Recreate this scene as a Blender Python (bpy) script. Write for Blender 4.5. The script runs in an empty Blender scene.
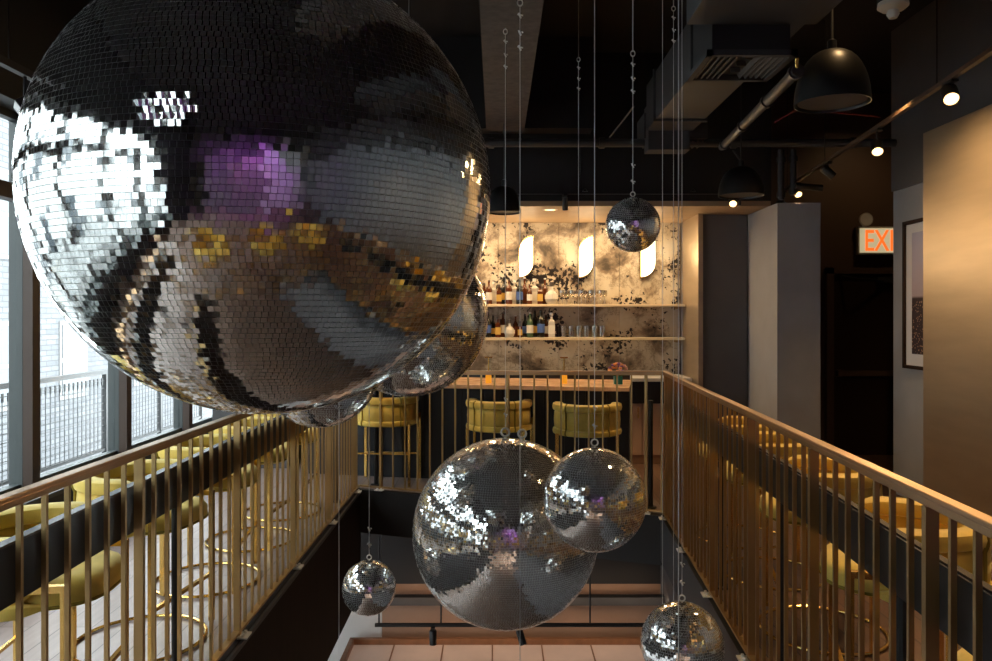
import bpy, math, random
import numpy as np
from mathutils import Vector, Matrix, Euler
R = math.radians
PI = math.pi
sc = bpy.context.scene
col = sc.collection
F, CX, HY, EYE = 775.0, 496.0, 317.0, 1.6

# ------------------------------------------------------------------ camera
cam = bpy.data.cameras.new('camera')
cam.sensor_width = 36.0
cam.lens = F / 992 * 36.0
cam.shift_y = -(330.5 - HY) / 992
cam.clip_start = 0.05
co = bpy.data.objects.new('camera', cam)
col.objects.link(co)
co.location = (0, 0, EYE)
co.rotation_euler = (R(90), 0, 0)
sc.camera = co

# ------------------------------------------------------------------ world, exposure
w = bpy.data.worlds.new('overcast')
sc.world = w
w.use_nodes = True
w.node_tree.nodes['Background'].inputs[0].default_value = (0.93, 0.98, 1.0, 1)
w.node_tree.nodes['Background'].inputs[1].default_value = 10.0
sc.view_settings.view_transform = 'Standard'
sc.view_settings.look = 'None'
sc.view_settings.gamma = 1
sc.view_settings.use_curve_mapping = False
sc.view_settings.exposure = 0.3
sc.cycles.use_denoising = True
sc.cycles.sample_clamp_indirect = 6.0
sc.cycles.caustics_reflective = False
sc.cycles.caustics_refractive = False
sc.cycles.max_bounces = 9


def lamp(kind, name, loc, power, color, size=0.05, aim=None, cone=60, blend=0.5, sy=None):
    l = bpy.data.lights.new(name, kind)
    l.energy = power
    l.color = color
    if kind == 'SPOT':
        l.spot_size = R(cone); l.spot_blend = blend; l.shadow_soft_size = size
    elif kind == 'POINT':
        l.shadow_soft_size = size
    elif kind == 'AREA':
        l.shape = 'RECTANGLE'; l.size = size; l.size_y = sy or size
    o = bpy.data.objects.new(name, l)
    col.objects.link(o)
    o.location = loc
    if aim is not None:
        d = Vector(aim) - Vector(loc)
        o.rotation_euler = d.to_track_quat('-Z', 'Y').to_euler()
    return o


WARM = (1.0, 0.62, 0.28)

# ------------------------------------------------------------------ materials
def mat(name, color, rough=0.5, metal=0.0, emit=None, es=0.0, noise=None, **kw):
    m = bpy.data.materials.new(name)
    m.use_nodes = True
    nt = m.node_tree
    b = nt.nodes['Principled BSDF']
    b.inputs['Base Color'].default_value = (*color, 1)
    b.inputs['Roughness'].default_value = rough
    b.inputs['Metallic'].default_value = metal
    if emit:
        b.inputs['Emission Color'].default_value = (*emit, 1)
        b.inputs['Emission Strength'].default_value = es
    for k, v in kw.items():
        b.inputs[k].default_value = v
    if noise:  # (scale, amount, stretch)
        s, a, st = noise
        tc = nt.nodes.new('ShaderNodeTexCoord')
        mp = nt.nodes.new('ShaderNodeMapping'); mp.inputs['Scale'].default_value = st
        n = nt.nodes.new('ShaderNodeTexNoise'); n.inputs['Scale'].default_value = s; n.inputs['Detail'].default_value = 6
        r = nt.nodes.new('ShaderNodeValToRGB')
        r.color_ramp.elements[0].position = 0.3; r.color_ramp.elements[1].position = 0.7
        r.color_ramp.elements[0].color = (*[c * (1 - a) for c in color], 1)
        r.color_ramp.elements[1].color = (*[min(1, c * (1 + a)) for c in color], 1)
        L = nt.links.new
        L(tc.outputs['Object'], mp.inputs[0]); L(mp.outputs[0], n.inputs['Vector'])
        L(n.outputs['Fac'], r.inputs[0]); L(r.outputs[0], b.inputs['Base Color'])
    return m


M = {}
M['mirror'] = mat('mirror_glass', (0.90, 0.92, 0.91), 0.06, 0.97)
M['dusty'] = mat('dusty_mirror_glass', (0.93, 0.94, 0.93), 0.05, 0.80)
M['edge'] = mat('mirror_edge', (0.85, 0.88, 0.87), 0.3, 0.85)
M['grout'] = mat('ball_core', (0.035, 0.033, 0.03), 0.7)
M['steel'] = mat('galvanised_steel', (0.80, 0.80, 0.78), 0.35, 0.35)
M['cable'] = mat('steel_cable', (0.72, 0.74, 0.74), 0.4, 0.3)
M['brass'] = mat('brushed_brass', (0.46, 0.31, 0.14), 0.36, 0.9, noise=(3, 0.12, (1, 1, 1)))
M['copper'] = mat('oiled_bronze_handrail', (0.46, 0.29, 0.16), 0.3, 0.85)
M['gold'] = mat('polished_gold', (0.78, 0.52, 0.16), 0.22, 1.0)
M['velvet'] = mat('mustard_velvet', (0.80, 0.56, 0.10), 0.6, noise=(9, 0.16, (1, 1, 1)))
M['velvet'].node_tree.nodes['Principled BSDF'].inputs['Sheen Weight'].default_value = 0.9
M['velvet'].node_tree.nodes['Principled BSDF'].inputs['Sheen Tint'].default_value = (0.9, 0.8, 0.4, 1)
M['seam'] = mat('velvet_piping', (0.30, 0.22, 0.02), 0.7)
M['blackpaint'] = mat('black_paint', (0.012, 0.011, 0.012), 0.55)
M['blackmetal'] = mat('black_metal', (0.018, 0.018, 0.019), 0.38, 0.3)
M['ledge'] = mat('black_ledge', (0.010, 0.011, 0.013), 0.28)
M['ledgetop'] = mat('ledge_top', (0.16, 0.16, 0.165), 0.25)
M['ceil'] = mat('black_ceiling', (0.010, 0.008, 0.008), 0.8)
M['trackbrown'] = mat('brown_track', (.07, .04, .025), .5, .3)
M['duct'] = mat('painted_duct', (0.044, 0.043, 0.045), 0.6, noise=(5, .1, (1, 1, 1)))
M['beam'] = mat('fireproofed_beam', (0.085, 0.072, 0.066), 0.9, noise=(20, .25, (1, 1, 1)))
M['pipe'] = mat('painted_pipe', (0.04, 0.04, 0.042), 0.5, 0.0)
M['fascia'] = mat('dark_fascia', (0.040, 0.042, 0.047), 0.5, noise=(4, .2, (1, 1, 1)))
M['fasciabrown'] = mat('brown_fascia', (0.013, 0.006, 0.004), 0.7, **{'Specular IOR Level': .12}, noise=(6, .3, (3, 3, .3)))
M['greywall'] = mat('grey_plaster', (0.42, 0.42, 0.43), 0.4, noise=(3, .08, (1, 1, 1)))
M['darkwall'] = mat('charcoal_plaster', (0.12, 0.115, 0.118), 0.5, noise=(3, .08, (1, 1, 1)))
M['brownwall'] = mat('dark_brown_paint', (0.11, 0.07, 0.05), 0.5)
M['bronze'] = mat('satin_bronze_panel', (0.52, 0.42, 0.30), 0.36, 0.75, noise=(1.5, .08, (1, 1, 6)))
M['silver'] = mat('satin_metal_panel', (0.34, 0.36, 0.39), 0.5, 0.2)
M['mullion'] = mat('grey_window_frame', (0.036, 0.044, 0.045), 0.5, 0.0)
M['mullionwood'] = mat('dark_bronze_frame', (0.03, 0.013, 0.006), 0.5)
M['balcony'] = mat('balcony_steel', (0.06, 0.062, 0.065), 0.5, 0.3)
M['balconyfloor'] = mat('balcony_concrete', (0.16, 0.16, 0.16), 0.8)
M['palefacade'] = mat('pale_render', (0.36, 0.37, 0.375), 0.8, noise=(.6, .25, (1, 1, 1)))
M['farwhite'] = mat('painted_window_frame', (0.17, 0.17, 0.17), 0.6)
M['white'] = mat('white_plaster', (0.78, 0.79, 0.78), 0.6)
M['lightstone'] = mat('white_counter', (0.75, 0.72, 0.68), 0.3)
M['counter'] = mat('peach_marble', (0.72, 0.46, 0.28), 0.22, noise=(7, .3, (1, 1, 1)))
M['barfront'] = mat('black_bar_front', (0.010, 0.012, 0.016), 0.4)
M['peach'] = mat('peach_cabinet', (0.60, 0.42, 0.32), 0.45)
M['shelf'] = mat('cream_shelf', (0.72, 0.60, 0.42), 0.35)
M['niche'] = mat('tan_niche', (0.42, 0.29, 0.17), 0.55, noise=(4, .1, (1, 1, 1)))
M['lowbrown'] = mat('copper_panel', (0.42, 0.27, 0.185), 0.45, noise=(2, .08, (1, 1, 1)))
M['oak'] = mat('oak_trim', (0.34, 0.16, 0.075), 0.4, noise=(10, .2, (1, 6, 1)))
M['canopy'] = mat('backlit_stone', (0.75, 0.58, 0.48), 0.4, emit=(1.0, 0.72, 0.58), es=0.09, noise=(3, .08, (1, 1, 1)))
M['lamp'] = mat('lit_lens', (1, .8, .5), 0.5, emit=(1.0, 0.62, 0.26), es=3.2)
M['sconce'] = mat('lit_glass', (1, .9, .7), 0.5, emit=(1.0, 0.80, 0.50), es=2.6)
M['exitface'] = mat('exit_face', (0.7, .64, .42), 0.5, emit=(1.0, 0.86, 0.50), es=0.36)
M['exitred'] = mat('exit_letters', (0.9, 0.2, 0.03), 0.5, emit=(1.0, 0.17, 0.02), es=0.8)
M['cream'] = mat('cream_plastic', (0.55, 0.52, 0.45), 0.5)
M['mat_white'] = mat('picture_mat', (0.75, 0.74, 0.76), 0.7)
M['frame'] = mat('walnut_frame', (0.035, 0.018, 0.012), 0.6, **{'Specular IOR Level': .2})
M['teal'] = mat('teal_glaze', (0.02, 0.26, 0.27), 0.3)
M['petal_pink'] = mat('pink_petal', (0.72, 0.40, 0.36), 0.7)
M['petal_violet'] = mat('violet_petal', (0.22, 0.09, 0.30), 0.7)
M['petal_orange'] = mat('peach_petal', (0.75, 0.33, 0.12), 0.7)
M['leaf'] = mat('green_leaf', (0.05, 0.12, 0.03), 0.6)
M['orange'] = mat('amber_block', (0.85, 0.36, 0.02), 0.4, emit=(1.0, .45, .03), es=0.35)
M['navy'] = mat('navy_upholstery', (0.03, 0.05, 0.11), 0.7)
M['redpipe'] = mat('red_conduit', (0.22, 0.01, 0.01), 0.5)
M['whiskey'] = mat('amber_spirit', (0.09, 0.026, 0.008), 0.12)
M['darkglass'] = mat('dark_bottle_glass', (0.015, 0.014, 0.012), 0.1)
M['greenglass'] = mat('green_bottle_glass', (0.06, 0.10, 0.05), 0.1)
M['clearglass'] = mat('pale_bottle_glass', (0.55, 0.52, 0.46), 0.1)
M['label'] = mat('paper_label', (0.72, 0.69, 0.62), 0.7)
M['labelgold'] = mat('ochre_label', (0.60, 0.38, 0.08), 0.6)
M['labelblue'] = mat('blue_label', (0.06, 0.12, 0.35), 0.6)
M['cap'] = mat('bottle_cap', (0.10, 0.08, 0.07), 0.4, 0.4)
M['capwhite'] = mat('white_cap', (0.7, 0.68, 0.64), 0.4)


def glass_mat(name, tint, gloss=0.08):
    m = bpy.data.materials.new(name); m.use_nodes = True
    nt = m.node_tree; nt.nodes.clear()
    o = nt.nodes.new('ShaderNodeOutputMaterial'); mx = nt.nodes.new('ShaderNodeMixShader')
    t = nt.nodes.new('ShaderNodeBsdfTransparent'); g = nt.nodes.new('ShaderNodeBsdfGlossy')
    t.inputs[0].default_value = (*tint, 1); g.inputs['Roughness'].default_value = 0.03
    mx.inputs[0].default_value = gloss
    nt.links.new(t.outputs[0], mx.inputs[1]); nt.links.new(g.outputs[0], mx.inputs[2]); nt.links.new(mx.outputs[0], o.inputs[0])
    return m


M['glass'] = glass_mat('window_glass', (0.93, 0.96, 0.96), 0.06)
M['tumbler'] = glass_mat('drinking_glass', (0.92, 0.90, 0.86), 0.28)


def brick_mat():
    m = mat('pale_brick', (0.5, 0.52, 0.55), 0.85)
    nt = m.node_tree; L = nt.links.new
    tc = nt.nodes.new('ShaderNodeTexCoord'); mp = nt.nodes.new('ShaderNodeMapping')
    mp.inputs['Rotation'].default_value = (0, R(90), R(90))
    sp = nt.nodes.new('ShaderNodeSeparateXYZ'); cb = nt.nodes.new('ShaderNodeCombineXYZ')
    L(tc.outputs['Object'], sp.inputs[0]); L(sp.outputs['Y'], cb.inputs['X']); L(sp.outputs['Z'], cb.inputs['Y'])
    b = nt.nodes.new('ShaderNodeTexBrick'); b.inputs['Scale'].default_value = 1.0
    b.inputs['Brick Width'].default_value = 0.42; b.inputs['Row Height'].default_value = 0.13
    b.inputs['Mortar Size'].default_value = 0.012
    b.inputs['Color1'].default_value = (0.125, 0.13, 0.14, 1); b.inputs['Color2'].default_value = (0.092, 0.096, 0.105, 1)
    b.inputs['Mortar'].default_value = (0.055, 0.058, 0.064, 1)
    L(cb.outputs[0], b.inputs['Vector']); L(b.outputs['Color'], nt.nodes['Principled BSDF'].inputs['Base Color'])
    return m


def antique_mat():
    m = mat('antiqued_mirror_panel', (0.6, 0.5, 0.35), 0.32)
    nt = m.node_tree; L = nt.links.new; N = nt.nodes.new
    tc = N('ShaderNodeTexCoord')
    n1 = N('ShaderNodeTexNoise'); n1.inputs['Scale'].default_value = 2.6; n1.inputs['Detail'].default_value = 9; n1.inputs['Roughness'].default_value = .62; n1.inputs['Distortion'].default_value = .25
    n2 = N('ShaderNodeTexNoise'); n2.inputs['Scale'].default_value = 24; n2.inputs['Detail'].default_value = 5; n2.inputs['Distortion'].default_value = .4
    n3 = N('ShaderNodeTexNoise'); n3.inputs['Scale'].default_value = 2.1; n3.inputs['Detail'].default_value = 2
    n4 = N('ShaderNodeTexNoise'); n4.inputs['Scale'].default_value = 2.6; n4.inputs['Detail'].default_value = 10; n4.inputs['Roughness'].default_value = .7
    for n in (n1, n2, n3, n4): L(tc.outputs['Object'], n.inputs['Vector'])
    r1 = N('ShaderNodeValToRGB'); e = r1.color_ramp.elements
    e[0].position = .36; e[0].color = (.07, .055, .04, 1); e[1].position = .66; e[1].color = (.58, .54, .45, 1)
    a = e.new(.45); a.color = (.26, .20, .14, 1); a = e.new(.50); a.color = (.50, .43, .32, 1); a = e.new(.58); a.color = (.60, .53, .41, 1)
    L(n1.outputs['Fac'], r1.inputs[0])
    # dark veins
    v = N('ShaderNodeMath'); v.operation = 'SUBTRACT'; v.inputs[1].default_value = .5; L(n4.outputs['Fac'], v.inputs[0])
    va = N('ShaderNodeMath'); va.operation = 'ABSOLUTE'; L(v.outputs[0], va.inputs[0])
    vr = N('ShaderNodeMapRange'); vr.inputs['From Min'].default_value = .0; vr.inputs['From Max'].default_value = .018
    vr.inputs['To Min'].default_value = .55; vr.inputs['To Max'].default_value = 0; L(va.outputs[0], vr.inputs['Value'])
    m1 = N('ShaderNodeMix'); m1.data_type = 'RGBA'; L(vr.outputs[0], m1.inputs['Factor']); L(r1.outputs[0], m1.inputs['A']); m1.inputs['B'].default_value = (.13, .09, .06, 1)
    # black speckle where two noises agree
    add = N('ShaderNodeMath'); add.operation = 'ADD'; L(n2.outputs['Fac'], add.inputs[0])
    mu = N('ShaderNodeMath'); mu.operation = 'MULTIPLY'; mu.inputs[1].default_value = 1.1; L(n3.outputs['Fac'], mu.inputs[0]); L(mu.outputs[0], add.inputs[1])
    sr = N('ShaderNodeMapRange'); sr.inputs['From Min'].default_value = 1.155; sr.inputs['From Max'].default_value = 1.175; L(add.outputs[0], sr.inputs['Value'])
    m2 = N('ShaderNodeMix'); m2.data_type = 'RGBA'; L(sr.outputs[0], m2.inputs['Factor']); L(m1.outputs['Result'], m2.inputs['A']); m2.inputs['B'].default_value = (.012, .009, .008, 1)
    L(m2.outputs['Result'], nt.nodes['Principled BSDF'].inputs['Base Color'])
    return m


def plank_mat(name, c1, c2, gap, rough=.35):
    m = mat(name, c1, rough)
    nt = m.node_tree; L = nt.links.new; N = nt.nodes.new
    tc = N('ShaderNodeTexCoord'); sp = N('ShaderNodeSeparateXYZ'); cb = N('ShaderNodeCombineXYZ')
    L(tc.outputs['Object'], sp.inputs[0]); L(sp.outputs['Y'], cb.inputs['X']); L(sp.outputs['X'], cb.inputs['Y'])
    b = N('ShaderNodeTexBrick'); b.inputs['Scale'].default_value = 1
    b.inputs['Brick Width'].default_value = 1.6; b.inputs['Row Height'].default_value = .16; b.inputs['Mortar Size'].default_value = .003
    b.inputs['Color1'].default_value = (*c1, 1); b.inputs['Color2'].default_value = (*c2, 1); b.inputs['Mortar'].default_value = (*gap, 1)
    L(cb.outputs[0], b.inputs['Vector'])
    n = N('ShaderNodeTexNoise'); n.inputs['Scale'].default_value = 5; n.inputs['Detail'].default_value = 8
    mp = N('ShaderNodeMapping'); mp.inputs['Scale'].default_value = (6, .6, 1); L(tc.outputs['Object'], mp.inputs[0]); L(mp.outputs[0], n.inputs['Vector'])
    mr = N('ShaderNodeMapRange'); mr.inputs['To Min'].default_value = .6; mr.inputs['To Max'].default_value = 1.3; L(n.outputs['Fac'], mr.inputs['Value'])
    mx = N('ShaderNodeMix'); mx.data_type = 'RGBA'; mx.blend_type = 'MULTIPLY'; mx.inputs['Factor'].default_value = 1
    L(b.outputs['Color'], mx.inputs['A']); L(mr.outputs[0], mx.inputs['B']); L(mx.outputs['Result'], nt.nodes['Principled BSDF'].inputs['Base Color'])
    return m


def city_mat():
    """generic night-time town under a lilac sky: vertical blend, speckled lights below"""
    m = mat('printed_city_view', (.2, .2, .3), .35)
    nt = m.node_tree; L = nt.links.new; N = nt.nodes.new
    tc = N('ShaderNodeTexCoord'); sp = N('ShaderNodeSeparateXYZ'); L(tc.outputs['Object'], sp.inputs[0])
    mr = N('ShaderNodeMapRange'); mr.inputs['From Min'].default_value = -.55; mr.inputs['From Max'].default_value = .62; L(sp.outputs['Z'], mr.inputs['Value'])
    r = N('ShaderNodeValToRGB'); e = r.color_ramp.elements
    e[0].position = 0; e[0].color = (.05, .035, .05, 1); e[1].position = 1; e[1].color = (.50, .50, .66, 1)
    a = e.new(.44); a.color = (.05, .03, .035, 1); a = e.new(.46); a.color = (.55, .45, .50, 1); a = e.new(.7); a.color = (.52, .48, .62, 1)
    L(mr.outputs[0], r.inputs[0])
    v = N('ShaderNodeTexVoronoi'); v.inputs['Scale'].default_value = 45; L(tc.outputs['Object'], v.inputs['Vector'])
    lt = N('ShaderNodeMath'); lt.operation = 'LESS_THAN'; lt.inputs[1].default_value = .25; L(v.outputs['Distance'], lt.inputs[0])
    lo = N('ShaderNodeMath'); lo.operation = 'LESS_THAN'; lo.inputs[1].default_value = .42; L(mr.outputs[0], lo.inputs[0])
    mu = N('ShaderNodeMath'); mu.operation = 'MULTIPLY'; L(lt.outputs[0], mu.inputs[0]); L(lo.outputs[0], mu.inputs[1])
    mx = N('ShaderNodeMix'); mx.data_type = 'RGBA'; L(mu.outputs[0], mx.inputs['Factor']); L(r.outputs[0], mx.inputs['A']); mx.inputs['B'].default_value = (.75, .50, .34, 1)
    L(mx.outputs['Result'], nt.nodes['Principled BSDF'].inputs['Base Color'])
    return m


M['brick'] = brick_mat()
M['antique'] = antique_mat()
M['floor'] = plank_mat('worn_plank_floor', (.26, .195, .17), (.20, .14, .12), (.08, .05, .04))
M['shadefloor'] = plank_mat('shaded_plank_floor', (.17, .10, .07), (.12, .07, .05), (.03, .02, .015))  # darker planks: the right side's weaker, warmer light is put into the colour
M['lowfloor'] = mat('brown_timber_floor', (.13, .085, .06), .35, noise=(9, .2, (1, 1, 1)))
M['city'] = city_mat()


# ------------------------------------------------------------------ mesh helper
class MB:
    def __init__(s): s.v = []; s.f = []; s.m = []; s.mi = 0
    def mat(s, i): s.mi = i; return s
    def add(s, vs, fs):
        n = len(s.v); s.v += [tuple(p) for p in vs]; s.f += [tuple(i + n for i in f) for f in fs]; s.m += [s.mi] * len(fs)
        return s
    def hexa(s, p):
        return s.add(p, [(0, 3, 2, 1), (4, 5, 6, 7), (0, 1, 5, 4), (1, 2, 6, 5), (2, 3, 7, 6), (3, 0, 4, 7)])
    def box(s, x0, x1, y0, y1, z0, z1):
        return s.hexa([(x0, y0, z0), (x1, y0, z0), (x1, y1, z0), (x0, y1, z0), (x0, y0, z1), (x1, y0, z1), (x1, y1, z1), (x0, y1, z1)])
    def bar(s, a, b, w, h, up=(0, 0, 1)):
        """box bar from a to b; w across, h along up"""
        a = Vector(a); b = Vector(b); d = (b - a).normalized(); up = Vector(up)
        if abs(d.dot(up.normalized())) > .999: up = Vector((1, 0, 0))
        sd = d.cross(up).normalized(); u = sd.cross(d).normalized()
        P = []
        for q in (a, b):
            for i, j in ((-1, -1), (1, -1), (1, 1), (-1, 1)): P.append(q + sd * w / 2 * i + u * h / 2 * j)
        return s.hexa([P[0], P[1], P[2], P[3], P[4], P[5], P[6], P[7]])
    def tube(s, pts, r, n=10, closed=False, caps=True):
        pts = [Vector(p) for p in pts]; N = len(pts); rs = r if isinstance(r, (list, tuple)) else [r] * N
        base = len(s.v); up = None
        for i, p in enumerate(pts):
            if closed: t = (pts[(i + 1) % N] - pts[i - 1]).normalized()
            else: t = (pts[min(i + 1, N - 1)] - pts[max(i - 1, 0)]).normalized()
            if up is None:
                up = Vector((0, 0, 1)) if abs(t.z) < .9 else Vector((1, 0, 0))
            sd = t.cross(up).normalized(); up = sd.cross(t).normalized()
            for k in range(n):
                a = 2 * PI * k / n; s.v.append(tuple(p + (sd * math.cos(a) + up * math.sin(a)) * rs[i]))
        for i in range(N if closed else N - 1):
            j = (i + 1) % N
            for k in range(n):
                l = (k + 1) % n
                s.f.append((base + i * n + k, base + j * n + k, base + j * n + l, base + i * n + l)); s.m.append(s.mi)
        if caps and not closed:
            s.f.append(tuple(base + k for k in range(n))); s.m.append(s.mi)
            s.f.append(tuple(base + (N - 1) * n + k for k in reversed(range(n)))); s.m.append(s.mi)
        return s
    def lathe(s, prof, c=(0, 0, 0), n=20, a0=0.0, a1=2 * PI, M4=None):
        full = abs(a1 - a0 - 2 * PI) < 1e-6; cnt = n if full else n + 1; base = len(s.v)
        for k in range(cnt):
            a = a0 + (a1 - a0) * k / n
            for r, z in prof:
                p = Vector((r * math.cos(a), r * math.sin(a), z))
                if M4 is not None: p = M4 @ p
                s.v.append((p.x + c[0], p.y + c[1], p.z + c[2]))
        m = len(prof)
        for k in range(n):
            l = (k + 1) % cnt
            for i in range(m - 1):
                s.f.append((base + k * m + i, base + l * m + i, base + l * m + i + 1, base + k * m + i + 1)); s.m.append(s.mi)
        return s
    def prism(s, poly, z0, z1):
        n = len(poly)
        return s.add([(x, y, z0) for x, y in poly] + [(x, y, z1) for x, y in poly],
                     [tuple(reversed(range(n))), tuple(range(n, 2 * n))] + [(i, (i + 1) % n, n + (i + 1) % n, n + i) for i in range(n)])
    def build(s, name, mats, parent=None, smooth=False, bevel=0, origin=None, sub=0):
        me = bpy.data.meshes.new(name)
        v = s.v
        if origin is not None: v = [(x - origin[0], y - origin[1], z - origin[2]) for x, y, z in v]
        me.from_pydata(v, [], s.f)
        if not isinstance(mats, (list, tuple)): mats = [mats]
        for q in mats: me.materials.append(q)
        me.polygons.foreach_set('material_index', s.m)
        me.validate()
        if smooth:
            me.polygons.foreach_set('use_smooth', [True] * len(me.polygons))
        me.update()
        o = bpy.data.objects.new(name, me); col.objects.link(o)
        if origin is not None: o.location = origin
        if parent: o.parent = parent
        if bevel:
            b = o.modifiers.new('bevel', 'BEVEL'); b.width = bevel; b.segments = 2; b.limit_method = 'ANGLE'
        if sub:
            b = o.modifiers.new('sub', 'SUBSURF'); b.levels = sub; b.render_levels = sub
        if smooth and not sub:
            try: me.set_sharp_from_angle(angle=R(40))
            except Exception: pass
        return o


def tag(o, label=None, cat=None, group=None, kind=None):
    if label: o['label'] = label
    if cat: o['category'] = cat
    if group: o['group'] = group
    if kind: o['kind'] = kind
    return o


def thing(name, loc, label, cat, group=None, rz=0):
    o = bpy.data.objects.new(name, None); col.objects.link(o); o.location = loc; o.rotation_euler = (0, 0, rz)
    o.empty_display_size = .1
    return tag(o, label, cat, group)


def struct(name, mb, m, **kw):
    return tag(mb.build(name, m, **kw), kind='structure')


def copy_tree(o, parent=None, skip=()):
    c = o.copy(); col.objects.link(c)
    if parent: c.parent = parent
    for ch in list(o.children):
        if ch.name.split('.')[0] not in skip: copy_tree(ch, c)
    return c


def P(x, y, Z):
    return Vector(((x - CX) * Z / F, Z, EYE + (HY - y) * Z / F))


def rx(Y): return .949 + .0652 * Y          # right railing line X at depth Y
LX = -1.295                                  # left railing X
BL = Vector((-1.288, 7.235, 0)); BR = Vector((1.357, 6.26, 0))   # back railing ends
NY = 0.30                                    # near railing depth
ZC = 4.2

# ------------------------------------------------------------------ room shell
fm = MB()
fm.prism([(-3.2, -6), (LX - .04, -6), (LX - .04, 9.2), (-3.2, 9.2)], -.30, 0)
fm.prism([(LX - .04, BL.y + .045), (BR.x + .04, BR.y + .045), (BR.x + .04, 9.2), (LX - .04, 9.2)], -.30, 0)
fm.prism([(LX - .04, -6), (rx(-6) + .54, -6), (rx(NY) + .04, NY - .04), (LX - .04, NY - .04)], -.30, 0)
struct('floor', fm, M['floor'])
struct('floor_right', MB().prism([(rx(-6) + .54, -6), (6, -6), (6, 9.2), (rx(6.2) + .04, 9.2), (rx(6.2) + .04, 6.2), (rx(NY) + .04, NY)], -.30, 0), M['shadefloor'])
struct('ceiling', MB().box(-3.6, 6.2, -6.2, 9.4, ZC, ZC + .2), M['ceil'])

# slab edge fascias around the opening
f1 = MB(); f1.box(LX - .06, LX + .03, NY, 7.25, -.98, -.002)
struct('trim_1', f1, M['fasciabrown'])
f2 = MB(); f2.prism([(rx(NY) - .03, NY), (rx(NY) + .06, NY), (rx(6.27) + .06, 6.27), (rx(6.27) - .03, 6.27)], -.36, -.002)
struct('trim_2', f2, M['fascia'])
f3 = MB(); dn = (BR - BL).normalized(); nb = Vector((dn.y, -dn.x, 0))
a, b = BL + nb * .03, BR + nb * .03
f3.prism([(a.x, a.y), (b.x, b.y), (b.x - nb.x * .08, b.y - nb.y * .08), (a.x - nb.x * .08, a.y - nb.y * .08)], -.40, -.002)
struct('trim_3', f3, M['blackpaint'])
# small steel angle along slab edges
f4 = MB(); f4.box(LX + .03, LX + .045, NY, 7.2, -.03, -.004)
struct('trim_4', f4, M['fascia'])

# left wall: low panel, head, lower level
lw = MB(); lw.box(-3.2, -3.0, -6, -2.73, .42, 2.93); lw.box(-3.2, -3.02, -6, 9.2, -.3, .42); lw.box(-3.2, -2.95, -6, 9.2, 2.93, ZC)
struct('wall_left', lw, M['blackpaint'])
struct('trim_5', MB().box(-3.18, -2.9, -6, 9.2, .42, .45), M['mullion'])      # sill
ys = [5.18 + 1.3 * k for k in range(-6, 4)]
for i, y in enumerate(ys[:-1]):
    y1 = ys[i + 1]
    wn = bpy.data.objects.new('window_%d' % (i + 1), None); col.objects.link(wn); wn.location = (-3.1, y, .45); wn['kind'] = 'structure'
    fr = MB(); fr.box(-.10, -.01, -.09, -.0, 0, 2.48); fr.box(-.08, -.02, 0, 1.21, 0, .05)
    fr.box(-.08, -.02, 0, 1.21, 2.43, 2.48)
    fr.mat(1); fr.box(-.009, .055, -.088, -.002, 0, 2.48)
    fr.box(-.06, .04, 0, 1.21, 1.90, 2.0)
    fr.build('window_frame', [M['mullion'], M['mullionwood']], wn)
    MB().box(-.05, -.042, .0, 1.21, .05, 1.90).build('window_pane', M['glass'], wn)
    MB().box(-.05, -.042, .0, 1.21, 2.0, 2.43).build('window_pane', M['glass'], wn)

# back, right and near walls
nx0, nx1 = -2.2, 2.17
struct('wall_back', MB().box(-3.2, 6.1, 9.02, 9.2, -.3, ZC), M['brownwall'])
struct('wall_bar', MB().box(-3.0, nx0 - .01, 8.2, 9.0, 0, 2.9), M['darkwall'])
aw = MB()
pw = .7025; xs = 2.13
k = 0
while xs > nx0:
    aw.box(max(nx0, xs - pw + .004), xs, 8.965, 9.0, .9, 2.69); xs -= pw
struct('wall_panelling', aw, M['antique'])
struct('wall_niche', MB().box(2.14, 2.19, 8.2, 9.01, 0, 2.69), M['bronze'])
struct('trim_6', MB().box(nx0, 2.70, 7.62, 9.01, 2.69, 2.74), M['niche'])       # lit niche ceiling
struct('trim_7', MB().box(nx0, 2.7, 7.60, 7.66, 2.74, ZC - .01), M['blackpaint'])
struct('wall_column', MB().box(2.19, 2.68, 8.25, 9.01, 0, 2.69), M['darkwall'])
struct('wall_pier', MB().box(2.685, 3.10, 7.4, 9.0, 0, 2.69), M['greywall'], bevel=.004)
struct('wall_right', MB().box(3.62, 3.9, -6, 7.06, 0, 2.74), M['greywall'])
struct('wall_upper', MB().box(3.60, 3.9, -6, 7.06, 2.741, ZC), M['darkwall'])
struct('wall_panel', MB().box(3.30, 3.615, 4.35, 5.99, 0, 3.02), M['bronze'], bevel=.004)
struct('wall_metal', MB().box(3.32, 3.615, -2.5, 4.34, 0, 3.02), M['silver'], bevel=.004)
struct('wall_far', MB().box(5.2, 5.4, 7.0, 9.2, 0, ZC), M['brownwall'])
struct('wall_side', MB().box(3.9, 5.2, 6.9, 7.06, 0, ZC), M['brownwall'])
struct('wall_near', MB().box(-3.2, 4.0, -6.2, -6.0, -.3, ZC), M['darkwall'])
struct('wall_screen', MB().box(.9, 3.2, -4.6, -4.4, 0, 3.3), M['greywall'])

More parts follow.
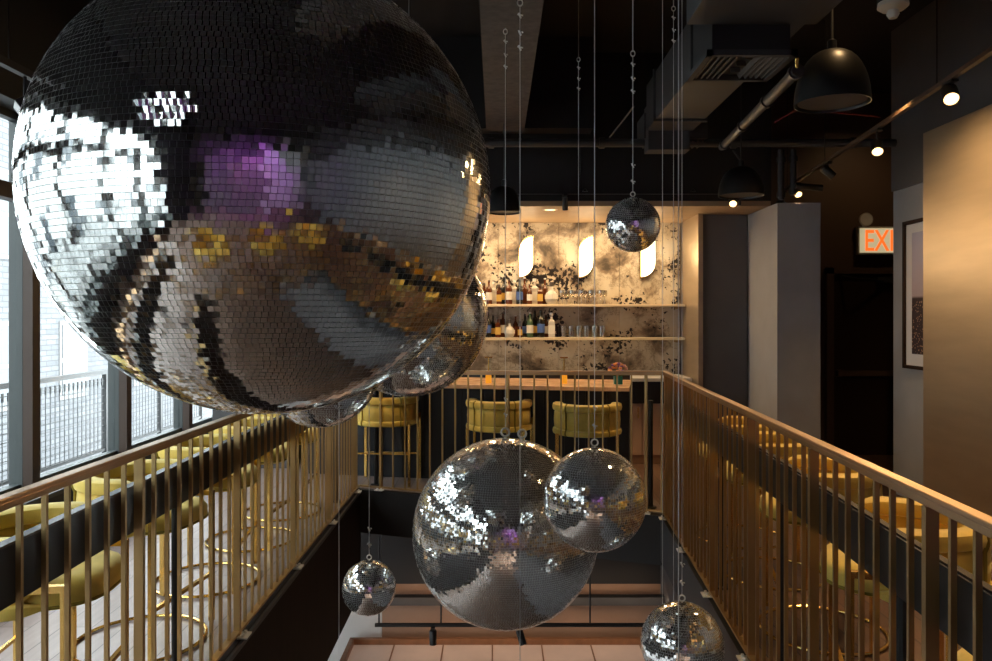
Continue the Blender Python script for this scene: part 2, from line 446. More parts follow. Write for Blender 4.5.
# door in the back wall with a dark opening
dr = thing('door_1', (3.90, 9.0, 0), None, None); dr['kind'] = 'structure'
d = MB(); d.box(-.08, 0, -.06, .01, 0, 2.17); d.box(-.08, 1.1, -.06, .01, 2.10, 2.17); d.box(1.02, 1.1, -.06, .01, 0, 2.17)
d.build('door_frame', M['brownwall'], dr)
MB().box(0, 1.02, -.015, .01, 0, 2.10).build('door_leaf', mat('door_paint', (.04, .022, .015), .35), dr)
d = MB(); d.box(.04, .98, -.09, -.03, .92, .98); d.box(.04, .10, -.05, -.01, .91, .99); d.box(.92, .98, -.05, -.01, .91, .99)
d.build('push_bar', M['brownwall'], dr)
d = MB(); d.box(.5, .8, -.07, -.01, 2.0, 2.06); d.bar((.55, -.08, 2.03), (.2, -.2, 2.04), .02, .01); d.bar((.2, -.2, 2.04), (.1, -.05, 2.08), .02, .01)
d.build('door_closer', M['pipe'], dr)

# lower level
struct('floor_lower', MB().box(-5, 6, -6, 9.4, -4.3, -4.1), M['lowfloor'])
lb = MB(); lb.box(-1.25, 5, 8.5, 8.7, -4.1, -1.32); lb.mat(1); lb.box(-1.25, 5, 8.48, 8.7, -1.32, -.3)
struct('wall_lower', lb, [M['lowbrown'], M['blackpaint']])
struct('wall_drop', MB().box(-4, -1.255, 8.48, 8.7, -1.5, -.3), M['blackpaint'])
struct('wall_white', MB().box(-4, -1.255, 8.5, 8.7, -4.1, -1.501), M['white'])
struct('wall_rear', MB().box(-4, 6, -6.2, -6, -4.1, -.3), M['lowbrown'])
lr = MB(); lr.prism([(rx(NY) + .35, NY - 3), (rx(NY) + .5, NY - 3), (rx(8.5) + .5, 8.5), (rx(8.5) + .30, 8.5)], -4.1, -.3)
struct('wall_below', lr, M['darkwall'])
struct('beam_lower', MB().box(-1.26, 2.0, 8.20, 8.30, -1.455, -1.37), M['fascia'])
ll = MB(); ll.box(-4.1, -3.9, -6, 9, -4.1, -3.6); ll.box(-4.1, -3.9, -6, 9, -.6, -.3)
for y in (-4, -1.5, 1, 3.5, 6): ll.box(-4.1, -3.9, y, y + .15, -3.6, -.6)
struct('wall_street', ll, M['mullion'])

# exterior: balcony and building opposite
bl = thing('balcony', (-3.25, 0, 0), 'outside balcony with grey mesh railing behind the tall left windows', 'balcony')
MB().box(-1.35, -.02, -6, 12, -.2, -.02).build('deck', M['balconyfloor'], bl)
g = MB(); g.bar((-1.25, -6, .97), (-1.25, 12, .97), .06, .05); g.bar((-1.25, -6, .08), (-1.25, 12, .08), .03, .03)
for k in range(13): g.box(-1.275, -1.225, -5.6 + 1.45 * k, -5.55 + 1.45 * k, -.02, .97)
g.build('railing_frame', M['balcony'], bl)
g = MB()
yy = -5.95
while yy < 11.9: g.box(-1.252, -1.246, yy, yy + .008, .08, .86); yy += .085
for k in range(10): g.box(-1.252, -1.246, -6, 12, .1 + .085 * k, .108 + .085 * k)
g.mat(0)
yy = -5.95
while yy < 11.9: g.box(-1.256, -1.244, yy, yy + .022, .82, .90); yy += .085
g.build('mesh_infill', M['balcony'], bl)
bd = thing('building', (-11, 3, 0), 'pale brick building across the street seen through the left windows', 'building')
MB().box(-1, 0, 12.5, 34, -5, 8).build('facade', M['brick'], bd)
for yb in (13.5, 16.5, 20.5, 24.5, 28.5):
    for zb in (-.5, 2.9, 6.3):
        wf = MB().box(-.05, .03, yb, yb + 1.3, zb, zb + 2.0).build('window', M['farwhite'], bd)
        q = MB(); q.box(.0, .045, yb + .1, yb + 1.2, zb + .1, zb + .95); q.box(.0, .045, yb + .1, yb + 1.2, zb + 1.05, zb + 1.9)
        q.build('pane', mat('far_pane', (.05, .06, .07), .25) if 'fp' not in M else M['fp'], wf)
        M['fp'] = bpy.data.materials['far_pane']
wb = thing('building', (-11, 3, 0), 'unseen pale building added straight opposite the windows to brighten the reflections', 'building')  # unseen bright facade, added for the ball reflections and more interior light
MB().box(-1, .1, -26, 9.45, -5, 8).build('facade', M['palefacade'], wb)
for yb in (-25, -21, -17, -13, -9, -5, -1, 3, 7):
    for zb in (-.6, 2.9, 6.0):
        q = MB(); q.box(.05, .14, yb - 3.1, yb - 2.0, zb, zb + 1.7); q.build('window', M['fp'], wb)
tag(struct('ground', MB().box(-12, -4.2, -22, 30, -4.4, -4.2), M['balconyfloor']), kind='structure')


# ------------------------------------------------------------------ railings
def railing(label, A, B, hA, hB, posts, per, side, name='brass_railing'):
    """A,B floor points; posts: parameter list 0..1; per: balusters per bay; side: unit normal toward the opening"""
    A = Vector(A); B = Vector(B); side = Vector(side)
    root = thing(name, A, label, 'railing')
    D = B - A; d = D.normalized()
    def at(t): return D * t
    def hh(t): return hA + (hB - hA) * t
    m = MB()
    m.bar(Vector((0, 0, hA - .008)), D + Vector((0, 0, hB - .008)), .040, .014)
    m.bar(Vector((0, 0, hA - .026)), D + Vector((0, 0, hB - .026)), .024, .022)
    m.build('handrail', M['copper'], root, bevel=.004)
    MB().bar(Vector((0, 0, .03)), D + Vector((0, 0, .03)), .036, .012).build('bottom_rail', M['brass'], root)
    ps = list(posts)
    for t in ps:
        p = at(t)
        m = MB(); m.bar(p + Vector((0, 0, .0)), p + Vector((0, 0, hh(t) - .036)), .032, .022, up=d)
        m.build('post', M['brass'], root)
        m = MB(); q = p + side * .035
        m.bar(q + Vector((0, 0, .010)) - d * .04, q + Vector((0, 0, .010)) + d * .04, .05, .008)
        m.tube([q + d * .02 + Vector((0, 0, .01)), q + d * .02 + Vector((0, 0, .028))], .008, 6)
        m.tube([q - d * .02 + Vector((0, 0, .01)), q - d * .02 + Vector((0, 0, .028))], .008, 6)
        m.build('mounting_bracket', M['steel'], root)
    ts = []
    for i in range(len(ps) - 1):
        for k in range(1, per): ts.append(ps[i] + (ps[i + 1] - ps[i]) * k / per)
    st = (ps[1] - ps[0]) / per
    t = ps[0] - st
    while t > 0.004: ts.append(t); t -= st
    t = ps[-1] + st
    while t < .996: ts.append(t); t += st
    for t in sorted(ts):
        p = at(t)
        MB().bar(p + Vector((0, 0, .036)), p + Vector((0, 0, hh(t) - .036)), .0145, .012, up=d).build('baluster', M['brass'], root)
    return root


def lpar(Y): return (Y - NY) / (7.235 - NY)
railing('long brass balustrade left of the opening, on the window side', (LX, NY, 0), (BL.x, BL.y, 0), 1.141, 1.10,
        [lpar(2.81 + 1.06 * k) for k in range(-2, 5)], 9, (1, 0, 0))
def rpar(Y): return (Y - NY) / (6.26 - NY)
railing('long brass balustrade right of the opening, running towards the exit door', (rx(NY), NY, 0), (BR.x, BR.y, 0), 1.168, 1.168,
        [rpar(1.916 + .84 * k) for k in range(-1, 6)], 8, (-1, 0, 0))
railing('short brass balustrade at the far end of the opening, in front of the bar', BL, BR, 1.10, 1.166,
        [.0857, .526, .949], 10, nb)
railing('near brass balustrade at the camera end of the opening', (LX + .05, NY - .02, 0), (rx(NY) - .05, NY - .02, 0), 1.12, 1.12,
        [.03, .35, .67, .97], 8, (0, 1, 0))

# drink ledges behind side railings
def ledge(label, A, B, out, zt, posts):
    A = Vector(A); B = Vector(B); root = thing('drink_ledge', A, label, 'ledge'); D = B - A; d = D.normalized(); out = Vector(out)
    m = MB(); o = out * .025
    m.bar(o + Vector((0, 0, zt - .085)), D + o + Vector((0, 0, zt - .085)), .03, .165)
    m.build('face_board', M['ledge'], root)
    m = MB(); m.bar(o * 1.1 + Vector((0, 0, zt)), D + o * 1.1 + Vector((0, 0, zt)), .033 if out.x < 0 else .022, .008); m.build('top_edge', M['ledgetop'] if out.x < 0 else M['frame'], root)
    for t in posts:
        p = D * t + out * .06
        m = MB(); m.tube([p + Vector((0, 0, 0.001)), p + Vector((0, 0, zt - .16))], .02, 12); m.lathe([(0, .012), (.05, .012), (.05, 0)], c=tuple(p), n=14)
        m.build('support_leg', M['blackmetal'], root)
ledge('black drink ledge along the window side balustrade, pale top edge', (LX - .03, NY + .1, 0), (LX - .03, 6.9, 0), (-1, 0, 0), .975, [.12, .455, .97])
ledge('black drink ledge along the exit side balustrade, brown top edge', (rx(NY) + .03, NY + .1, 0), (rx(6.0) + .03, 6.0, 0), (1, 0, 0), .985, [.33, .539, .748])
pl = MB(); pl.tube([(0, 0, 0), (0, 0, .90)], .021, 12); pl.lathe([(0, .012), (.05, .012), (.05, 0)], n=14)
o = pl.build('black_post', M['blackmetal']); o.location = (P(375, 317, 7.3).x, 7.38, 0.001)
tag(o, 'slim black floor post behind the far balustrade, beside its left corner', 'post', 'black floor posts')
o2 = o.copy(); col.objects.link(o2); o2.location = (P(650.5, 317, 6.5).x, 6.5, 0.001)
tag(o2, 'slim black floor post behind the far balustrade, beside its right corner', 'post', 'black floor posts')


# ------------------------------------------------------------------ barrel stools
def make_stool(name):
    """faces +X, base at origin"""
    root = thing(name, (0, 0, 0), 'x', 'stool')
    prof = [(0, .578), (.215, .578), (.245, .588), (.257, .607), (.256, .645), (.238, .672), (.20, .685), (.10, .692), (0, .694)]
    s = MB(); s.lathe(prof, n=28)
    def sq(x, y):
        r_ = math.hypot(x, y)
        if r_ < 1e-6: return x, y
        c_, s_ = x / r_, y / r_; k_ = (abs(c_) ** 3.2 + abs(s_) ** 3.2) ** (-1 / 3.2) if c_ > 0 else (abs(c_) ** 2.2 + abs(s_) ** 2.2) ** (-1 / 2.2)
        return x * k_ * (1.10 if x > 0 else 1.0), y * (1 + (k_ - 1) * .9) * .94
    s.v = [(*sq(x, y), z) for x, y, z in s.v]
    s.build('seat', M['velvet'], root, smooth=True)
    pp = MB(); pp.tube([(*sq(.257 * math.cos(a), .257 * math.sin(a)), .600) for a in [2 * PI * k / 32 for k in range(32)]], .006, 6, closed=True)
    pp.build('piping', M['seam'], root, smooth=True)
    bk = MB(); n = 30; a0, a1 = R(62), R(298)
    sec = []
    def cs(r0, r1, z0, z1, k=10):
        out = []
        for i in range(k):
            t = 2 * PI * i / k
            out.append(((r0 + r1) / 2 + (r1 - r0) / 2 * math.copysign(abs(math.cos(t)) ** .6, math.cos(t)), (z0 + z1) / 2 + (z1 - z0) / 2 * math.copysign(abs(math.sin(t)) ** .6, math.sin(t))))
        return out
    for (r0, r1, z0, z1) in ((.220, .304, .578, .632), (.228, .292, .618, .790), (.208, .306, .780, .850)):
        base = len(bk.v); c = cs(r0, r1, z0, z1); m = len(c)
        for k in range(n + 1):
            a = a0 + (a1 - a0) * k / n
            e = min(1, .35 + min(k, n - k) * .3)
            cr = sum(q[0] for q in c) / m; cz = sum(q[1] for q in c) / m
            for r, z in c:
                rr = cr + (r - cr) * e; zz = cz + (z - cz) * e
                bk.v.append((rr * math.cos(a), rr * math.sin(a), zz))
        for k in range(n):
            for i in range(m):
                j = (i + 1) % m
                bk.f.append((base + k * m + i, base + (k + 1) * m + i, base + (k + 1) * m + j, base + k * m + j)); bk.m.append(0)
        bk.f.append(tuple(base + i for i in range(m))); bk.m.append(0)
        bk.f.append(tuple(base + n * m + i for i in reversed(range(m)))); bk.m.append(0)
    bk.build('backrest', M['velvet'], root, smooth=True)
    for a in (R(142), R(218)):
        sm_ = MB()
        cs_, sn_ = math.cos(a), math.sin(a)
        sm_.tube([(r_ * cs_, r_ * sn_, z_) for r_, z_ in ((.298, .580), (.306, .605), (.295, .64), (.2945, .77), (.305, .80), (.305, .83), (.28, .852))], .007, 6)
        sm_.build('back_seam', M['seam'], root, smooth=True)
    for sy in (-1, 1):
        t = MB(); t.bar((-.19, sy * .255, .012), (-.19, sy * .255, .60), .024, .024); t.build('leg', M['gold'], root)
        t = MB(); t.bar((.215, sy * .272, .012), (.215, sy * .272, .668), .024, .024); t.bar((.227, sy * .272, .680), (.05, sy * .272, .680), .024, .024)
        t.build('leg', M['gold'], root)
    t = MB(); t.bar((.215, -.26, .26), (.215, .26, .26), .018, .018); t.build('footrest', M['gold'], root)
    t = MB(); t.bar((-.19, -.25, .32), (-.19, .25, .32), .014, .014); t.build('rear_rail', M['gold'], root)
    t = MB(); t.tube([(-.015 + .305 * math.cos(a), .305 * math.sin(a), .010) for a in [2 * PI * k / 36 for k in range(36)]], .009, 8, closed=True)
    t.build('floor_ring', M['gold'], root, smooth=True)
    return root


proto = make_stool('barrel_stool')
used = [False]
def stool(x, y, rz, label, group):
    o = proto if not used[0] else copy_tree(proto, skip=('floor_ring',) if 'at the bar' in label else ('rear_rail',))
    used[0] = True
    o.location = (x, y, 0.001); o.rotation_euler = (0, 0, rz); o['label'] = label; o['group'] = group
    return o
LG = 'mustard stools on the window side'
names = ['nearest in view', 'second in view', 'third in view', 'fourth in view', 'fifth in view', 'farthest']
stool(-1.70, 2.87, R(6), 'mustard velvet barrel stool at lower left corner, nearest on window side, seat fully in view', LG)
stool(-1.74, 3.82, R(-8), 'mustard velvet barrel stool on window side, second from the camera, by the second window mullion', LG)
stool(-1.74, 4.70, R(5), 'mustard velvet barrel stool on window side, third from the camera', LG)
stool(-1.74, 5.55, R(-4), 'mustard velvet barrel stool on window side, fourth from the camera, below the huge ball', LG)
stool(-1.74, 6.35, R(3), 'mustard velvet barrel stool on window side, farthest from the camera', LG)
RG = 'mustard stools on the exit side'
for i, (Y, off, a, lb_) in enumerate([
        (1.98, .43, 170, 'mustard velvet barrel stool at lower right corner, nearest on the exit side'),
        (2.97, .41, 163, 'mustard velvet barrel stool on the exit side, second from the camera, by a black leg'),
        (3.95, .44, 168, 'mustard velvet barrel stool on the exit side, third from the camera'),
        (4.82, .44, 165, 'mustard velvet barrel stool on the exit side, fourth from the camera'),
        (5.62, .44, 168, 'mustard velvet barrel stool on the exit side, farthest from the camera')]):
    stool(rx(Y) + off, Y, R(a), lb_, RG)
BG = 'mustard stools at the bar'
stool(P(387, 0, 7.42).x, 7.44, R(84), 'mustard velvet stool at the bar, leftmost of the three', BG)
stool(P(499, 0, 7.08).x, 7.09, R(80), 'mustard velvet stool at the bar, middle one behind the large central ball', BG)
stool(P(587, 0, 6.82).x, 6.82, R(84), 'mustard velvet stool at the bar, rightmost, behind the medium ball', BG)
NG = 'mustard stools at the near balustrade'
for i, x in enumerate((-.95, .0, .9)):
    stool(x, -.28, R(90 + 4 * i), ['mustard stool behind the near balustrade, at its left', 'mustard stool behind the near balustrade, directly below the camera', 'mustard stool behind the near balustrade, at its right'][i], NG)

# ------------------------------------------------------------------ bar
def bar_pt(t, off=0):
    a = Vector((-1.98, 7.597)); b = Vector((1.19, 6.97)); d = (b - a).normalized(); n = Vector((-d.y, d.x))
    p = a + (b - a) * t + n * off
    return (p.x, p.y)
bar = thing('bar_counter', (0, 0, 0), 'long black-fronted bar with a peach marble worktop behind the far balustrade', 'bar')
MB().prism([bar_pt(0, .33), bar_pt(1, .33), bar_pt(1, .75), bar_pt(0, .75)], 0.001, .945).build('bar_front', M['barfront'], bar)
MB().prism([bar_pt(0, -.20), bar_pt(1.005, -.20), bar_pt(1.005, .74), bar_pt(0, .74)], .946, .985).build('worktop', M['counter'], bar, bevel=.006)
m = MB()
for k in range(1, 16): 
    p = bar_pt(k / 16, .324); m.box(p[0] - .006, p[0] + .006, p[1] - .004, p[1] + .02, .02, .94)
m.build('panel_batten', M['blackmetal'], bar)
MB().prism([bar_pt(0, .62), bar_pt(1, .62), bar_pt(1, .70), bar_pt(0, .70)], .986, 1.05).build('rear_upstand', M['blackmetal'], bar)

bc = thing('back_counter', (0, 8.38, 0), 'white back counter with peach cupboard doors below the antiqued wall', 'counter')
MB().box(-2.1, 2.12, 0, .57, .90, .94).build('worktop', M['lightstone'], bc, bevel=.004)
MB().box(-2.1, 2.12, .04, .57, .66, .90).build('drawer_band', M['barfront'], bc)
MB().box(-2.1, 2.12, .08, .57, .001, .66).build('body', M['lowbrown'], bc)
for k in range(8):
    x0 = -2.08 + k * .525
    dd = MB().box(x0, x0 + .515, .055, .08, .10, .655).build('door', M['peach'], bc)
    MB().box(x0 + .47, x0 + .485, .035, .055, .5, .62).build('handle', M['gold'], dd)

for z, nm in ((1.745, 'cream display shelf on the antiqued wall, the upper one'), (1.368, 'cream display shelf on the antiqued wall, the lower one')):
    sh = thing('wall_shelf', (0, 8.96, z), nm, 'shelf', 'display shelves')
    MB().box(-2.15, 2.13, -.24, 0, -.028, 0).build('board', M['shelf'], sh, bevel=.003)
    for xb in (-1.9, -.9, .1, 1.1, 2.05): MB().box(xb, xb + .02, -.22, 0, -.055, -.029).build('bracket', M['gold'], sh)


# bottles
def make_bottle(kind, body, lab, cap):
    pr = {'tall': [(0, 0), (.036, 0), (.038, .01), (.038, .17), (.030, .195), (.014, .215), (.013, .27), (.015, .272), (.015, .285), (0, .285)],
          'square': [(0, 0), (.043, 0), (.045, .01), (.045, .15), (.038, .165), (.015, .178), (.014, .215), (.018, .217), (.018, .245), (0, .245)],
          'round': [(0, 0), (.04, 0), (.056, .03), (.060, .065), (.052, .10), (.020, .125), (.014, .16), (.020, .162), (.020, .20), (0, .20)],
          'wine': [(0, 0), (.035, 0), (.037, .01), (.037, .185), (.022, .215), (.013, .235), (.013, .30), (.015, .302), (.015, .315), (0, .315)]}[kind]
    root = thing('bottle', (0, 0, 0), 'x', 'bottle')
    n = 4 if kind == 'square' else 16
    M4 = Matrix.Rotation(PI / 4, 4, 'Z') if n == 4 else None
    MB().lathe(pr[:-3], n=n, M4=M4).build('glass_body', body, root, smooth=(n > 4))
    MB().lathe(pr[-4:], n=12).build('cap', cap, root, smooth=True)
    if lab:
        r = {'tall': .0388, 'square': .0458, 'round': .0612, 'wine': .0378}[kind]
        z0, z1 = {'tall': (.05, .14), 'square': (.035, .12), 'round': (.045, .085), 'wine': (.05, .13)}[kind]
        MB().lathe([(r, z0), (r, z1)], n=n, M4=M4).build('paper_label', lab, root)
    return root
kinds = {
    'a': ('tall', M['whiskey'], M['label'], M['cap'], 'amber whiskey-coloured bottle with pale label'),
    'b': ('wine', M['darkglass'], M['labelgold'], M['cap'], 'tall dark bottle with ochre label'),
    'c': ('square', M['clearglass'], M['label'], M['capwhite'], 'clear square bottle with white label'),
    'd': ('square', M['whiskey'], M['labelgold'], M['cap'], 'square amber bottle with ochre label'),
    'e': ('round', M['clearglass'], M['label'], M['cap'], 'round clear bottle with pale label'),
    'f': ('tall', M['greenglass'], M['label'], M['capwhite'], 'greenish bottle with white cap'),
    'g': ('wine', M['whiskey'], None, M['capwhite'], 'tall plain amber bottle with white cap'),
    'h': ('tall', M['darkglass'], M['labelblue'], M['cap'], 'dark bottle with blue label'),
}
made = {}
def bottle(k, px, Y, z, sc_, label, group):
    if k not in made: made[k] = make_bottle(*kinds[k][:4]); o = made[k]
    else: o = copy_tree(made[k])
    o.location = ((px - CX) * Y / F, Y, z + .0005); o.scale = (sc_, sc_, sc_); o.rotation_euler = (0, 0, px * 1.7 if k not in 'cd' else 0)
    o['label'] = label; o['group'] = group
up = [(479, 'a', 1), (484, 'd', 1), (489, 'a', .95), (494, 'c', 1.05), (499, 'd', .9), (504, 'b', 1.0), (509, 'a', 1), (514.5, 'c', 1.15), (519.5, 'h', 1), (524.5, 'g', .98),
      (529.5, 'a', .8), (534.5, 'c', 1.2), (540, 'd', .95), (545, 'g', .95), (551.5, 'e', 1.25)]
lo = [(477, 'b', .9), (483, 'a', 1), (488, 'h', 1), (493, 'b', .8), (498, 'd', .95), (503, 'a', 1), (509.5, 'e', 1), (515.5, 'g', .8), (520, 'd', .75), (525, 'h', .9),
      (530, 'f', 1), (535, 'b', 1), (541, 'h', 1.1), (546, 'a', .9), (551.5, 'c', 1.15)]
def ordn(i): return ['first', 'second', 'third', 'fourth', 'fifth', 'sixth', 'seventh', 'eighth', 'ninth', 'tenth', 'eleventh', 'twelfth', 'thirteenth', 'fourteenth', 'fifteenth', 'sixteenth', 'seventeenth', 'eighteenth'][i]
for i, (px, k, s_) in enumerate(up):
    bottle(k, px, 8.79 + .09 * (i % 2), 1.745, s_, '%s, %s from the glasses on the upper shelf' % (kinds[k][4], ordn(len(up) - 1 - i)), 'bottles on the upper shelf')
for i, (px, k, s_) in enumerate(lo):
    bottle(k, px, 8.79 + .09 * (i % 2), 1.368, s_, '%s, %s from the glasses on the lower shelf' % (kinds[k][4], ordn(len(lo) - 1 - i)), 'bottles on the lower shelf')
# glasses
gl = MB().lathe([(0, 0), (.032, .002), (.004, .006), (.004, .075), (.03, .095), (.038, .125), (.034, .16), (.032, .16), (.036, .125), (.028, .098), (0, .08)], n=14)
g0 = gl.build('stemmed_glass', M['tumbler'], smooth=True); first = True
for i in range(10):
    o = g0 if i == 0 else g0.copy()
    if i: col.objects.link(o)
    o.location = ((562 + 4.75 * i - CX) * 8.84 / F, 8.84 + (.045 if i % 2 else -.045), 1.7455)
    tag(o, 'clear stemmed glass on the upper shelf, %s to the right of the bottles' % ordn(i), 'glass', 'stemmed glasses on the upper shelf')
gl = MB().lathe([(0, 0), (.03, 0), (.037, .13), (.034, .13), (.028, .01), (0, .01)], n=14)
g0 = gl.build('tumbler', M['tumbler'], smooth=True)
for i in range(6):
    o = g0 if i == 0 else g0.copy()
    if i: col.objects.link(o)
    o.location = ((563.5 + 7.7 * i - CX) * 8.84 / F, 8.84, 1.3685)
    tag(o, 'clear straight tumbler on the lower shelf, %s to the right of the bottles' % ordn(i), 'glass', 'tumblers on the lower shelf')

# wall sconces (leaf shaped)
for i, px in enumerate((466, 526, 586, 648)):
    c = P(px, 257, 8.9)
    t = thing('wall_sconce', (c.x, 8.963, c.z), 'lit leaf-shaped brass wall sconce above the bar shelves, ' + ['tucked behind the huge ball', 'right above the bottles', 'above the stemmed glasses', 'partly behind the small high ball'][i], 'wall lamp', 'leaf-shaped sconces')
    hw, hh_ = .08, .235
    def leaf(sx, k=10):
        pts = [(hw * sx, hh_ * sx)]
        pts = []
        for j in range(k + 1):
            a = R(90) + R(90) * j / k; pts.append((hw * sx + math.cos(a) * 2 * hw * sx, hh_ * sx - 2 * hw * sx * 1.0 + math.sin(a) * 2 * hw * sx))
        for j in range(k + 1):
            a = R(270) + R(90) * j / k; pts.append((-hw * sx + math.cos(a) * 2 * hw * sx, -hh_ * sx + 2 * hw * sx + math.sin(a) * 2 * hw * sx))
        return pts
    def slab(poly, y0, y1):
        m = MB(); n = len(poly)
        m.add([(x, y0, z) for x, z in poly] + [(x, y1, z) for x, z in poly], [tuple(range(n)), tuple(reversed(range(n, 2 * n)))] + [(i_, n + i_, n + (i_ + 1) % n, (i_ + 1) % n) for i_ in range(n)])
        return m
    slab(leaf(1.05), -.05, 0).build('backplate', M['gold'], t)
    slab(leaf(.97), -.085, -.051).build('lit_shade', M['sconce'], t)
    lamp('POINT', 'sconce_light', (c.x, 8.80, c.z), 5.0, (1, .72, .42), .10)

# little amber lamps and flowers on the bar
for i, px in enumerate((488.5, 564)):
    Yb = 7.22 - .05 * i
    c = P(px, 383, Yb)
    t = thing('table_lamp', (c.x, Yb, 0.9855), ['amber block table lamp on the bar top, the left one', 'amber block table lamp on the bar top, the right one, above a stool'][i], 'lamp', 'amber table lamps')
    MB().box(-.027, .027, -.027, .027, 0, .085).build('base', M['orange'], t, bevel=.004)
    MB().tube([(0, 0, .085), (0, 0, .235)], .006, 8).build('stem', M['gold'], t)
    MB().box(-.035, .035, -.012, .012, .232, .246).build('lamp_head', M['gold'], t)
Yf = 7.10
c = P(618, 0, Yf)
t = thing('flower_pot', (c.x, Yf, 0.9855), 'teal pot of pink and violet flowers on the bar top', 'flowers')
MB().box(-.037, .037, -.037, .037, 0, .075).build('pot', M['teal'], t, bevel=.004)
random.seed(4)
blo = MB()
for k in range(60):
    a = random.uniform(0, 2 * PI); e = random.uniform(-.25, 1) * PI / 2; r = .062
    p = Vector((math.cos(a) * math.cos(e) * r * 1.25, math.sin(a) * math.cos(e) * r * 1.1, .125 + math.sin(e) * r))
    blo.mat(random.choice((0, 0, 1, 2, 2)))
    blo.lathe([(0, -.012), (.012, -.007), (.017, .003), (.012, .012), (.004, .008), (0, .010)], c=tuple(p), n=6)
blo.build('blossoms', [M['petal_pink'], M['petal_violet'], M['petal_orange']], t, smooth=True)
lf = MB()
for k in range(10):
    a = 2 * PI * k / 10; lf.add([(0, 0, .06), (.06 * math.cos(a - .3), .06 * math.sin(a - .3), .09), (.085 * math.cos(a), .085 * math.sin(a), .085), (.06 * math.cos(a + .3), .06 * math.sin(a + .3), .09)], [(0, 1, 2, 3)])
lf.build('leaves', M['leaf'], t)


